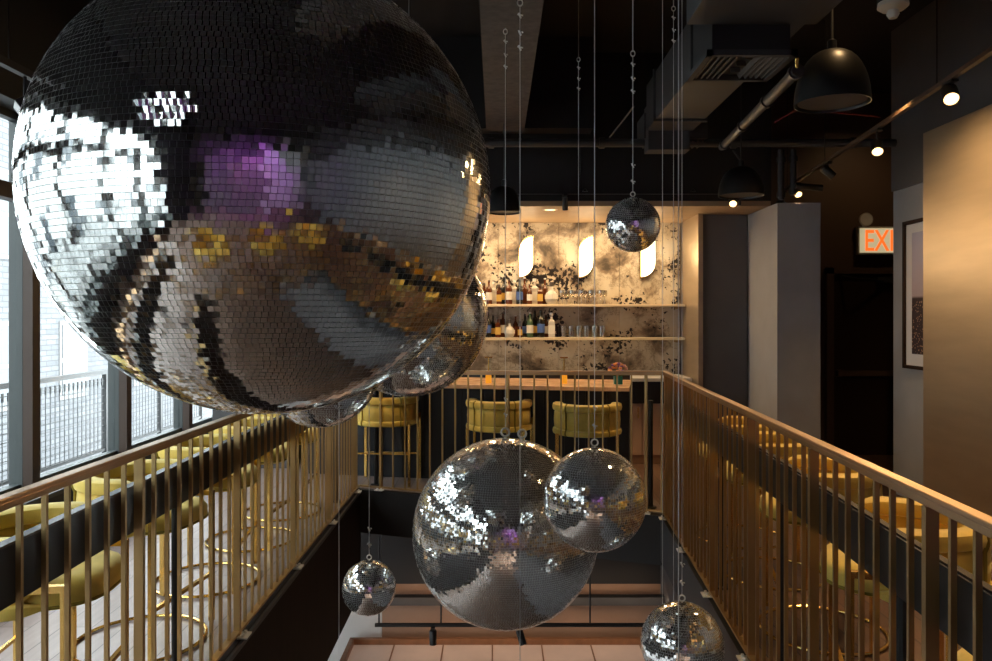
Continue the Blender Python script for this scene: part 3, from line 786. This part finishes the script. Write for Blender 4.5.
# ------------------------------------------------------------------ mirror balls
def mirror_ball(name, px, py, rpx, D, tile, label, seed=1, eyes=((0, 1),), patch=None, tilt=.015, rz=0., size=(0, 0)):
    Rr = D / 2
    aL = math.atan((px - rpx - CX) / F); aR = math.atan((px + rpx - CX) / F)
    dh = Rr / math.sin((aR - aL) / 2); am = (aL + aR) / 2
    cx_, cy_ = dh * math.sin(am), dh * math.cos(am); dz = 0.0
    for _ in range(30):
        half = math.asin(Rr / math.hypot(cy_, dz))
        if rpx > 200: dz = cy_ * math.tan(half - math.atan((py + rpx - HY) / F))
        else:
            el = math.atan2(dz, cy_); ys_ = [HY - F * math.tan(el + half), HY - F * math.tan(el - half)]
            dz += (sum(ys_) / 2 - py) * cy_ / F
    c = Vector((cx_, cy_, EYE + dz)); Z = cy_
    root = thing(name, c, label, 'mirror ball', 'mirror balls', rz)
    rng = np.random.default_rng(seed)
    if D < 1.01 or rpx < 200: tilt = .028
    rows = max(8, int(round(PI * Rr / tile)))
    V = []; Fc = []; MI = []
    th = .0024 * (D / .5) ** .5
    pd = None
    if patch is not None:
        q = P(*patch, 1.0) - Vector((0, 0, EYE)); cc = c - Vector((0, 0, EYE))
        # ray/sphere hit
        dr_ = q.normalized(); bq = dr_.dot(cc); disc = bq * bq - (cc.dot(cc) - Rr * Rr)
        hit = dr_ * (bq - math.sqrt(max(0, disc))); pd = np.array(((hit - cc) / Rr)[:])
        ca, sa = math.cos(-rz), math.sin(-rz); pd = np.array([ca * pd[0] - sa * pd[1], sa * pd[0] + ca * pd[1], pd[2]])
    nb_ = 0
    def nz(v): return v / np.linalg.norm(v, axis=-1, keepdims=True)
    for i in range(rows):
        ph = -PI / 2 + PI * (i + .5) / rows
        n = max(3, int(round(2 * PI * Rr * math.cos(ph) / tile)))
        gap = .935
        hw = PI * Rr * math.cos(ph) / n * gap; hh_ = PI * Rr / rows / 2 * gap
        a = rng.uniform(0, 2 * PI) + 2 * PI * np.arange(n) / n
        z_ = np.zeros(n)
        nrm = np.stack([math.cos(ph) * np.cos(a), math.cos(ph) * np.sin(a), z_ + math.sin(ph)], 1)
        e1 = np.stack([-np.sin(a), np.cos(a), z_], 1); e2 = np.cross(nrm, e1)
        tx = rng.normal(0, tilt, n); ty = rng.normal(0, tilt, n)
        odd = rng.random(n) < .025
        tx = np.where(odd, rng.normal(0, .05, n), tx); ty = np.where(odd, rng.normal(0, .05, n), ty)
        if pd is not None:
            dd = nrm - pd; du = (dd * e1).sum(1); dv = (dd * e2).sum(1)
            hit_ = (du / .10) ** 2 + (dv / .062) ** 2 < rng.uniform(.5, 1.3, n)
            tw = np.array([-1., -.35, .05]); tw /= np.linalg.norm(tw); tc = np.array([-c.x, -c.y, EYE - c.z]) / Rr - pd; tc /= np.linalg.norm(tc)
            hv_ = tc + tw; hv_ /= np.linalg.norm(hv_)
            tx = np.where(hit_, (e1 @ hv_) / (nrm @ hv_) + rng.normal(0, .12, n), tx); ty = np.where(hit_, (e2 @ hv_) / (nrm @ hv_) + rng.normal(0, .12, n), ty)
        n2 = nz(nrm + e1 * tx[:, None] + e2 * ty[:, None])
        f1_ = nz(e1 - n2 * (n2 * e1).sum(1)[:, None]); f2_ = np.cross(n2, f1_)
        ctr = nrm * (Rr - th * .2)
        blk = np.stack([ctr + f1_ * hw * su + f2_ * hh_ * sv + n2 * h for h in (-th, th * .4) for su, sv in ((-1, -1), (1, -1), (1, 1), (-1, 1))], 1)
        V += blk.reshape(-1, 3).tolist()
        for k in range(n):
            b0 = nb_ + k * 8
            Fc += [(b0 + 4, b0 + 5, b0 + 6, b0 + 7), (b0, b0 + 1, b0 + 5, b0 + 4), (b0 + 1, b0 + 2, b0 + 6, b0 + 5), (b0 + 2, b0 + 3, b0 + 7, b0 + 6), (b0 + 3, b0, b0 + 4, b0 + 7)]
        MI += [0, 1, 1, 1, 1] * n
        nb_ += 8 * n
    me = bpy.data.meshes.new('mirror_tiles'); me.from_pydata(V, [], Fc)
    me.materials.append(M['mirror'] if D > .9 and rpx > 200 else M['dusty']); me.materials.append(M['edge']); me.polygons.foreach_set('material_index', MI); me.update()
    o = bpy.data.objects.new('mirror_tiles', me); col.objects.link(o); o.parent = root
    s = MB(); kk = 24
    s.lathe([((Rr - th) * math.cos(-PI / 2 + PI * j / kk), (Rr - th) * math.sin(-PI / 2 + PI * j / kk)) for j in range(kk + 1)], n=48)
    s.build('core', M['grout'], root, smooth=True)
    s = MB(); s.lathe([(0, Rr + .004), (.02, Rr + .004), (.024, Rr - .006)], n=18); s.build('top_cap', M['pipe'], root, smooth=True)
    er = max(.011, .023 * (D / 1.0) ** .5)
    for (ex, sgn) in eyes:
        ez = math.sqrt(Rr * Rr - ex * ex)
        e = MB(); e.tube([(ex + er * math.cos(t_), 0, ez + er * 1.7 + er * math.sin(t_)) for t_ in [2 * PI * k / 14 for k in range(14)]], er * .28, 6, closed=True)
        e.tube([(ex, 0, ez - .003), (ex, 0, ez + er * .75)], er * .32, 6)
        e.build('eye_bolt', M['steel'], root, smooth=True)
    return c, Z, Rr, ez_top(Rr, er)
def ez_top(Rr, er): return Rr + er * 2.6


def cable(x, y, z0, z1, label, clamps=(), top_clamps=True, r=.0019):
    root = thing('suspension_cable', (x, y, z1), label, 'cable', 'suspension cables')
    MB().tube([(0, 0, 0), (0, 0, z0 - z1)], r, 6).build('wire', M['cable'], root)
    cl = list(clamps)
    if top_clamps: cl += [z1 - .05, z1 - .13, z1 - .20]
    for i, z in enumerate(cl):
        m = MB(); zz = z - z1
        m.tube([(-.006, 0, zz + .012), (.004, 0, zz - .012)], .005, 6); m.tube([(-.012 + .02 * (i % 2), 0, zz + .006), (.014, 0, zz + .0)], .0035, 6)
        m.build('cable_clamp', M['steel'], root)
    if top_clamps:
        m = MB(); m.tube([(.012 * math.cos(t_), 0, .01 + .016 * math.sin(t_)) for t_ in [2 * PI * k / 12 for k in range(12)]], .003, 6, closed=True); m.tube([(0, 0, .02), (0, 0, min(.9, ZC - z1 - .001))], .003, 6)
        m.build('ceiling_hook', M['steel'], root)
    return root

BALLS = [
    # px, py, r, D, tile, label, ztop, extra
    (251, 175, 239, 1.10, .0130, 'huge mirror ball filling the upper left of the photo', 4.05, dict(patch=(165, 107), seed=3)),
    (505.5, 534.5, 93, 1.10, .0138, 'large mirror ball low in the centre, second biggest in the opening', 3.29, dict(seed=5, eyes=((0, 1), (.10, 1)))),
    (595, 500, 51.5, .50, .0124, 'medium mirror ball overlapping the right side of the large central ball', 4.1, dict(seed=6)),
    (369, 588, 27, .30, .0115, 'small mirror ball hanging low at the left, in front of the white wall', 3.9, dict(seed=7)),
    (682.5, 645, 42, .40, .0125, 'mirror ball at the bottom edge, right of centre, cut by the frame', 4.0, dict(seed=8)),
    (633, 225, 27.5, .30, .0115, 'small mirror ball hanging high in front of the bar sconces', 3.05, dict(seed=9)),
    (408, 317, 80, 1.00, .0135, 'mirror ball half hidden behind the right edge of the huge ball', 4.0, dict(seed=10)),
    (320, 369, 60, .60, .0130, 'mirror ball peeking out below the huge ball above the left balustrade', 4.0, dict(seed=11)),
]
cl_lab = ['wire holding the huge upper left ball', 'wire with clamps holding the large central ball', 'bright wire holding the medium ball right of centre', 'thin wire holding the small low ball at the left',
          'wire holding the ball at the bottom edge', 'wire with clamps holding the small high ball before the sconces', 'wire of the ball half hidden behind the huge one', 'wire of the ball peeking below the huge one']
for i, (px, py, r, D, tile, lab, zt, kw) in enumerate(BALLS):
    c, Z, Rr, top = mirror_ball('mirror_ball', px, py, r, D, tile, lab, **kw)
    cz = c.z + top
    cable(c.x, c.y, cz, zt, 'steel ' + cl_lab[i], clamps=[cz + .05 * D ** .5 + .03, cz + .05 * D ** .5 + .12], r=.0022 if i in (1, 2, 5) else .0017)
def loose(px, Z, z0, z1, lab, r=.0019, clamps=()):
    p = P(px, 0, Z); cable(p.x, Z, z0, z1, lab, clamps=clamps, r=r)
loose(520, 3.6, -3.0, 3.05, 'steel wire passing in front of the large central ball towards the lower level')
loose(578.5, 5.6, .45, 3.45, 'thin steel wire behind the bright one, left of the medium ball')
mirror_ball('mirror_ball', 577.5, 545, 16, .24, .012, 'small mirror ball hidden behind the large central one', seed=14)
loose(662.5, 4.6, -3.2, 4.1, 'steel wire left of the paired wires, at the right corner of the balustrade')
loose(673.5, 5.0, -3.2, 3.58, 'steel wire with clamps near its top, just left of the paired wires')
loose(678.5, 3.1, -3.2, 4.1, 'front steel wire of the pair passing over the ball at the bottom edge', r=.0022)
loose(339, 3.4, -3.2, 4.1, 'steel wire dropping past the left balustrade beside the small low ball', r=.0014)


# ------------------------------------------------------------------ ceiling services
bm = MB().box(-.09, .26, 1.2, 7.16, 3.32, ZC - .002)
tag(bm.build('ceiling_beam', M['beam']), 'rough brown fireproofed beam running along the ceiling above the centre wires', 'beam')
bm = MB().box(-3.1, .9, 7.18, 7.4, 3.35, ZC - .002)
tag(bm.build('ceiling_beam', M['blackpaint']), 'black cross beam ahead of the bar, behind the long pipe', 'beam')
t = thing('air_duct', (0, 0, 0), 'large grey rectangular air duct running along the ceiling right of centre', 'duct')
m = MB(); m.box(1.30, 1.70, .6, 6.7, 3.21, 3.60); m.build('duct_body', M['duct'], t, bevel=.004)
for y in (1.5, 2.7, 3.9, 5.1, 6.3): MB().box(1.28, 1.72, y, y + .03, 3.19, 3.62).build('flange', M['duct'], t)
m = MB(); m.box(1.32, 1.68, 6.71, 6.9, 3.05, 3.45); m.build('end_collar', M['duct'], t)
ad = t; t = bpy.data.objects.new('duct_branch', None); col.objects.link(t); t.parent = ad
# plenum and diffuser built at its photo place: diffuser centre px (752,64)
t.location = P(745, 62, 3.9)
m = MB(); m.box(-.30, .35, -1.1, -.02, .18, .62); m.build('duct_body', M['duct'], t, bevel=.004)
m = MB(); m.box(-.17, .22, -.02, .36, .05, .5); m.build('diffuser_neck', M['blackpaint'], t)
m = MB()
for (a_, b_) in ((-.20, -.17), (.22, .25)): m.box(a_, b_, -.04, .40, .02, .05)
m.box(-.20, .25, -.04, -.01, .02, .05); m.box(-.20, .25, .37, .40, .02, .05)
m.build('diffuser_frame', M['duct'], t)
for k in range(5): MB().bar((-.15 + .03 * k, .0, .04), (-.15 + .03 * k, .36, .04), .008, .03, up=(.5, 0, 1)).build('diffuser_slat', M['duct'], t)
for k in range(5): MB().bar((.20 - .03 * k, .0, .04), (.20 - .03 * k, .36, .04), .008, .03, up=(-.5, 0, 1)).build('diffuser_slat', M['duct'], t)
for k in range(3): MB().bar((0.0, .04 + .1 * k, .04), (.05, .04 + .1 * k, .04), .008, .03).build('diffuser_slat', M['duct'], t)
t = bpy.data.objects.new('end_vent', None); col.objects.link(t); t.parent = ad; t.location = P(678, 146, 7.0)
m = MB(); m.box(-.34, .22, -.18, .16, .03, .25); m.build('vent_box', M['duct'], t)
for k in range(12): MB().bar((-.31 + .045 * k, -.16, .02), (-.29 + .045 * k, .14, .02), .012, .03).build('slat', M['beam'], t)

def pipe(pts, r, label, mm='pipe', cat='pipe', n=10, collars=()):
    o = thing('ceiling_pipe', pts[0], label, cat)
    p0 = Vector(pts[0]); q = [Vector(p) - p0 for p in pts]
    MB().tube(q, r, n).build('pipe_run', M[mm], o, smooth=True)
    for c_ in collars:
        p = q[0].lerp(q[-1], c_); d = (q[-1] - q[0]).normalized()
        MB().tube([p - d * .025, p + d * .025], r * 1.35, n).build('coupling', M[mm], o, smooth=True)
    return o
pipe([P(470, 143, 6.9), P(895, 143, 6.9)], .036, 'long grey pipe crossing the ceiling just ahead of the bar', collars=(.05, .31, .62, .9))
pipe([P(798, 70, 4.2), P(722, 147, 6.8)], .032, 'grey sprinkler pipe slanting down past the square diffuser', collars=(.02, .3, .62, .95))
t = pipe([P(797, 58, 4.18), P(797, 68, 4.2)], .010, 'tiny brass sprinkler head on the end of the slanting pipe', mm='gold')
pipe([P(740, 205, 7.5), P(740, 160, 7.5), P(733, 150, 7.5)], .010, 'bent thin conduit left of the paired vertical conduits')
pipe([P(781, 200, 7.3), P(781, 150, 7.3)], .030, 'vertical grey conduit beside the dark wall pier, the left of two', collars=(.1, .8))
pipe([P(793, 195, 7.3), P(793, 150, 7.3)], .030, 'vertical grey conduit beside the dark wall pier, the right of two', collars=(.1, .8))
pipe([P(795, 186, 7.2), P(822, 188, 7.2)], .030, 'short horizontal grey conduit above the dark wall pier')
pipe([P(775, 122, 6.5), P(800, 108, 6.3), P(830, 112, 6.0), P(880, 117, 6.0)], .006, 'thin red conduit behind the pendant domes', mm='redpipe')
pipe([P(610, 137, 6.0), P(622, 122, 5.8), P(634, 106, 5.5)], .006, 'thin slack grey cable near the wire of the small high ball')

# pendant domes
def pendant(px, py, Z, rad, h, label):
    c = P(px, py, Z)
    t = thing('dome_pendant', c, label, 'pendant lamp', 'black dome pendants')
    k = 10
    prof = [(rad * math.sin(PI / 2 * j / k) ** .8 if j else .0, h * math.cos(PI / 2 * j / k)) for j in range(k + 1)]
    inn = [(rad * .97, 0)] + [(r * .95, z * .95) for r, z in reversed(prof[1:-1])] + [(0, h * .94)]
    MB().lathe(prof + inn, n=36).build('shade', M['blackmetal'], t, smooth=True)
    MB().lathe([(0, .012), (rad * .9, .012), (rad * .9, .02), (0, .02)], n=28).build('diffuser_disc', mat('pendant_disc', (.075, .065, .06), .6) if not bpy.data.materials.get('pendant_disc') else bpy.data.materials['pendant_disc'], t)
    MB().lathe([(.025, h - .012), (.025, h + .05), (.008, h + .06), (0, h + .06)], n=14).build('cap', M['blackmetal'], t, smooth=True)
    MB().tube([(0, 0, h + .05), (0, 0, ZC - c.z - .001)], .007, 8).build('rod', M['pipe'], t)
pendant(832, 104, 4.3, .20, .30, 'black dome pendant, largest and nearest, at the upper right')
pendant(741, 196, 6.6, .19, .25, 'black dome pendant above the right end of the bar')
pendant(504, 213, 6.9, .15, .24, 'black dome pendant right of the huge ball, above the bar')

# smoke detector
c = P(893, 10, 3.6)
t = thing('smoke_detector', (c.x, c.y, c.z), 'round cream smoke detector at the top right', 'smoke detector')
MB().lathe([(0, .035), (.065, .035), (.068, .015), (.05, 0), (.02, -.004), (0, -.004)], n=24).build('base', M['cream'], t, smooth=True)
MB().lathe([(.024, 0), (.028, -.02), (.018, -.038), (0, -.04)], n=18).build('sensor', M['cream'], t, smooth=True)
MB().box(-.05, .05, -.05, .05, .035, ZC - c.z - .001).build('mount', M['ceil'], t)

# track on the right with spot heads
TA = Vector((2.51, 3.92, 2.95)); TB = Vector((3.16, 9.0, 2.95)); TS = TA + (TA - TB) * .75
t = thing('light_track', TS, 'black lighting track running back along the right wall', 'track')
m = MB(); m.bar(Vector((0, 0, 0)), (TB - TS) * .93, .03, .026); m.build('rail', M['trackbrown'], t)
for k in (.25, .5, .75, .9): 
    p = (TB - TS) * k; MB().tube([p, p + Vector((0, 0, ZC - 2.951))], .004, 6).build('hanger', M['blackmetal'], t)
def tracky(px):
    # point on track line with given px
    d_ = TB - TA; q = (px - CX) / F
    s_ = (q * TA.y - TA.x) / (d_.x - q * d_.y)
    return TA + d_ * s_
def spot_head(p, aim, label, power, lit=True, r=.035, L_=.12, drop=.07, cone=70, grp='track spotlights'):
    """p: track point; body hangs below and points to aim"""
    p = Vector(p); t = thing('track_spotlight', p, label, 'spotlight', grp)
    d_ = (Vector(aim) - p).normalized()
    MB().box(-.02, .02, -.05, .05, -.03, -.0155).build('adapter', M['blackmetal'], t)
    MB().tube([(0, 0, -.03), (0, 0, -drop)], .007, 8).build('stem', M['blackmetal'], t)
    q = d_.to_track_quat('Z', 'Y').to_matrix().to_4x4()
    MB().lathe([(0, -L_ * .5), (r * .8, -L_ * .5), (r, -L_ * .42), (r, L_ * .5), (r * .86, L_ * .5), (r * .86, L_ * .44)], c=(0, 0, -drop), n=20, M4=q).build('body', M['blackmetal'], t, smooth=True)
    MB().lathe([(0, L_ * .45), (r * .85, L_ * .45)], c=(0, 0, -drop), n=20, M4=q).build('lens', M['lamp'] if lit else M['blackmetal'], t)
    if power:
        w_ = p + Vector((0, 0, -drop)) + d_ * (L_ * .5 + .03)
        lamp('SPOT', 'spot_beam', w_, power, WARM, .03, aim=aim, cone=cone, blend=.7)
spot_head(tracky(950), (1.7, 2.2, .9), 'lit spotlight nearest the right edge, glowing beside the bronze panel', 60, r=.045, L_=.12, cone=110, drop=.09)
spot_head(tracky(877), (1.9, 3.4, .7), 'lit spotlight second from the right edge on the right track', 60, r=.042, cone=100, drop=.14)
spot_head(tracky(828), (3.6, 6.6, 2.3), 'unlit grey spotlight tilted outwards, left of the second lit one', 0, lit=False, drop=.10)
spot_head(tracky(797), (2.9, 5.6, 1.0), 'small lit spotlight tilted to the right, above the dark pier', 30, r=.04, drop=.10)
spot_head(tracky(783), (3.2, 7.1, 2.2), 'black round-backed spotlight hanging at the pier corner', 0, lit=False, r=.05, L_=.18, drop=.17)
def wallwash(): pass
lamp('SPOT', 'panel_wash', (2.60, 4.95, 3.1), 130, WARM, .05, aim=(3.3, 5.35, 2.1), cone=95, blend=1)
# track at bar front
t = thing('light_track', (0, 7.5, 2.80), 'thin black lighting track under the edge of the bar soffit', 'track')
MB().bar((-2.2, 0, 0), (2.4, 0, 0), .03, .022).build('rail', M['blackmetal'], t)
for x_ in (-1.6, -.1, .82, 1.8): MB().tube([(x_, 0, 0), (x_, 0, ZC - 2.801)], .004, 6).build('hanger', M['blackmetal'], t)
for px_ in (585, 693):
    MB().lathe([(0, .03), (.012, .025), (.028, 0), (0, 0)], c=((px_ - CX) * 7.5 / F, 0, .012), n=12).build('canopy', M['blackmetal'], t)
spot_head((P(733, 0, 7.5).x, 7.5, 2.80), (1.6, 5.2, 1.2), 'lit spotlight at the right end of the bar track', 16, r=.04, drop=.08, cone=100)
spot_head((P(565, 0, 7.5).x, 7.5, 2.80), (.72, 7.75, 2.0), 'black spotlight pointing down in front of the bar soffit', 0, lit=False, r=.028, L_=.13, drop=.10)
c = P(551, 208.5, 7.72)
t = thing('downlight', (c.x, 7.85, 2.6895), 'lit round downlight recessed in the soffit over the bar', 'downlight')
MB().lathe([(.075, 0), (.075, -.006), (.055, -.006), (.055, 0)], n=24).build('trim_ring', M['white'], t)
MB().lathe([(0, -.003), (.055, -.003)], n=24).build('lens', M['lamp'], t)
lamp('SPOT', 'downlight_beam', (c.x, 7.85, 2.66), 20, WARM, .05, aim=(c.x, 7.9, 0), cone=120, blend=1)
# warm fill strip added over the bar, without a fitting
lamp('AREA', 'bar_strip_fill', (0, 8.2, 2.62), 36, (1, .68, .36), 4.0, aim=(0, 8.6, 1.2), sy=.05)
# left track with floodlight
t = thing('light_track', (-2.2, 1.5, 2.74), 'black lighting track along the windows at the far upper left', 'track')
MB().bar((0, 0, 0), (0, 6.3, 0), .035, .035).build('rail', M['pipe'], t)
for y_ in (.5, 2.0, 4.5): MB().tube([(0, y_, 0), (0, y_, ZC - 2.741)], .004, 6).build('hanger', M['blackmetal'], t)
t = thing('floodlight', (-2.2, 3.62, 2.65), 'black rectangular floodlight on the track beside the huge ball', 'floodlight')
MB().bar((-.02, -.03, -.08), (.10, .05, .02), .16, .04).build('housing', M['blackmetal'], t, bevel=.004)
MB().tube([(0, 0, -.02), (0, 0, .072)], .008, 8).build('bracket', M['blackmetal'], t)

# exit sign with emergency lamps
c = P(878, 241, 8.9)
t = thing('exit_sign', (P(860, 0, 8.88).x, 8.93, 0), 'lit exit sign with orange letters over the dark doorway', 'sign')
x0 = 0; z0 = EYE + (HY - 254) * 8.88 / F; z1 = EYE + (HY - 226) * 8.88 / F
MB().box(0, .62, 0, .06, z0, z1).build('housing', M['cream'], t, bevel=.004)
MB().box(.02, .60, -.006, -.001, z0 + .02, z1 - .02).build('lit_face', M['exitface'], t)
cu = bpy.data.curves.new('exit_text', 'FONT'); cu.body = 'EXIT'; cu.size = .325; cu.extrude = .003; cu.space_character = 1.0
to = bpy.data.objects.new('exit_text', cu); col.objects.link(to)
bpy.context.view_layer.update()
dg = bpy.context.evaluated_depsgraph_get(); me = bpy.data.meshes.new_from_object(to.evaluated_get(dg)); bpy.data.objects.remove(to)
me.materials.clear(); me.materials.append(M['exitred'])
to = bpy.data.objects.new('lettering', me); col.objects.link(to); to.parent = t
xs_ = [v.co.x for v in me.vertices]; ys_ = [v.co.y for v in me.vertices]
wv = max(xs_) - min(xs_); hv = max(ys_) - min(ys_)
for v in me.vertices:
    v.co.x = (v.co.x - min(xs_)) / wv * .47; v.co.y = (v.co.y - min(ys_)) / hv * (z1 - z0 - .085)
to.rotation_euler = (R(90), 0, 0); to.location = (.085, -.009, z0 + .042)
# letters slightly bolder
sm = to.modifiers.new('bold', 'SOLIDIFY'); sm.thickness = .006; sm.offset = 0
t = thing('emergency_lamp', (P(866, 0, 8.88).x, 8.90, EYE + (HY - 219.5) * 8.88 / F), 'round emergency lamp head on top of the exit sign', 'lamp')
q = Matrix.Rotation(R(90), 4, 'X')
MB().lathe([(0, -.02), (.06, -.02), (.075, .0), (.078, .03), (.068, .032)], n=22, M4=q).build('housing', M['cream'], t, smooth=True)
MB().lathe([(0, .018), (.068, .03)], n=22, M4=q).build('lens', M['white'], t)
MB().box(-.02, .02, -.0, .03, -.09, -.05).build('neck', M['cream'], t)

# framed picture on right wall
zt_, zb_ = 2.66, .93
yA, yB = 5.7, 6.81
yA = 5.6
def wz(y, px): return EYE + (HY - y) * (3.6 * F / (px - CX)) / F
zt_ = wz(222, 906); zb_ = wz(368, 906); yf = 3.6 * F / (905 - CX)
t = thing('framed_picture', (3.615, yf - .55, (zt_ + zb_) / 2), 'dark-framed city photograph with white mat, half hidden by the bronze panel', 'picture')
hz = (zt_ - zb_) / 2; hy = .55
m = MB()
m.box(-.04, -.005, -hy, hy, hz - .03, hz); m.box(-.04, -.005, -hy, hy, -hz, -hz + .03); m.box(-.04, -.005, -hy, -hy + .03, -hz, hz); m.box(-.04, -.005, hy - .03, hy, -hz, hz)
m.build('frame', M['frame'], t)
MB().box(-.02, -.006, -hy + .03, hy - .03, -hz + .03, hz - .03).build('mat_board', M['mat_white'], t)
MB().box(-.024, -.021, -hy + .13, hy - .13, -hz + .13, hz - .11).build('print', M['city'], t)

# ------------------------------------------------------------------ lower level fittings
t = thing('bar_canopy', (0, 0, -1.9), 'pale pink backlit canopy with oak edge on the lower level', 'canopy')
zc_ = 0
pA = P(353, 646, 1); 
def fl(px, py, z):   # point on horizontal plane z
    Z = (EYE - z) * F / (py - HY); return ((px - CX) * Z / F, Z)
a1 = fl(354, 644, -1.9); a2 = fl(700, 640, -1.9)
xl = a1[0]; yb = a1[1]
MB().box(xl, 2.3, 6.9, yb, -.10, -.01).build('stone_top', M['canopy'], t)
m = MB(); m.box(xl - .04, 2.3, yb, yb + .05, -.14, .05); m.box(xl - .05, xl, 6.9, yb + .05, -.14, .05); m.build('oak_edge', M['oak'], t)
for k in range(1, 8): MB().box(xl + .525 * k - .1, xl + .525 * k - .1 + .014, 6.9, yb - .001, -.009, -.004).build('joint', M['oak'], t)
t = thing('light_track', (0, 7.6, -1.42), 'black lighting track with rods on the lower level, below the balls', 'track')
tz = 0
x0_ = P(375, 0, 7.6).x
MB().bar((x0_, 0, 0), (1.9, 0, 0), .03, .03).build('rail', M['blackmetal'], t)
for px_ in (379, 441, 590): 
    MB().tube([((px_ - CX) * 7.6 / F, 0, 0), ((px_ - CX) * 7.6 / F, 0, 1.115)], .009, 6).build('hanger', M['blackmetal'], t)
spot_head((P(433, 0, 7.6).x, 7.6, -1.42), (-.62, 7.62, -2.4), 'black spotlight on the lower track, pointing straight down', 8, r=.036, L_=.14, drop=.12, cone=90, lit=True)
spot_head((P(521, 0, 7.6).x, 7.6, -1.42), (.40, 7.5, -1.9), 'black spotlight on the lower track, tilted, below the large central ball', 8, r=.036, L_=.14, drop=.12, cone=90)
lamp('AREA', 'lower_wall_wash', (.6, 8.0, -1.32), 4, (1, .70, .46), 3.4, aim=(.6, 8.5, -1.9), sy=.1)

# ------------------------------------------------------------------ room behind the camera
struct('wall_stage', MB().box(-1.9, .85, -4.6, -4.4, 0, 2.6), M['darkwall'])
lamp('SPOT', 'violet_stage_light', (.4, -2.5, 2.9), 150, (.62, .12, .95), .1, aim=(.3, -4.4, 1.7), cone=115, blend=.6)
lamp('SPOT', 'amber_stage_light', (-.2, -2.6, 3.1), 35, (1, .5, .12), .1, aim=(.2, -4.4, 2.0), cone=60, blend=.6)
lamp('SPOT', 'screen_fill', (2.0, -2.6, 3.4), 25, (.75, .85, 1.0), .1, aim=(2.0, -4.4, 1.6), cone=80, blend=.6)  # added cool fill so this wall shows up in the ball reflections
for Yr in (2.1, 2.97, 3.95, 4.82, 5.62):
    lamp('SPOT', 'stool_fill', (rx(Yr) + .95, Yr - .25, 2.72), 65, WARM, .04, aim=(rx(Yr) + .5, Yr, .6), cone=34, blend=.6)  # added narrow warm fill per stool, brightens velvet without lighting the floor
for (x_, y_, e_) in ((2.0, 4.2, 14), (-.3, -1.6, 40), (2.2, .6, 34), (-2.2, -1.2, 20)):
    lamp('SPOT', 'ceiling_fill', (x_, y_, 3.6), e_ * 1.15, WARM, .06, aim=(x_ - .05, y_ + .1, 0), cone=95, blend=.8)  # warm fill added from ceiling height for the stools, no fixtures
lamp('SPOT', 'corridor_fill', (4.3, 8.0, 3.9), 9, WARM, .05, aim=(4.1, 9.0, 2.0), cone=110, blend=1)  # small warm fill added to lift the wall above the door
# warm fill added to brighten the bar stools and worktop, no fixtures
for x_ in (-.9, .1, .95):
    lamp('SPOT', 'bar_fill', (x_, 6.2, 3.4), 110, WARM, .05, aim=(x_ + .05, 7.0, .8), cone=50, blend=.8)
# window portals
for i in range(2):
    l = lamp('AREA', 'window_portal', (-3.22, 1.6, 1.7 if i == 0 else -2.1), 1, (1, 1, 1), 15.4, aim=(0, 1.6, 1.7 if i == 0 else -2.1), sy=2.5)
    l.data.cycles.is_portal = True
    l.rotation_euler = (R(90), 0, R(-90))
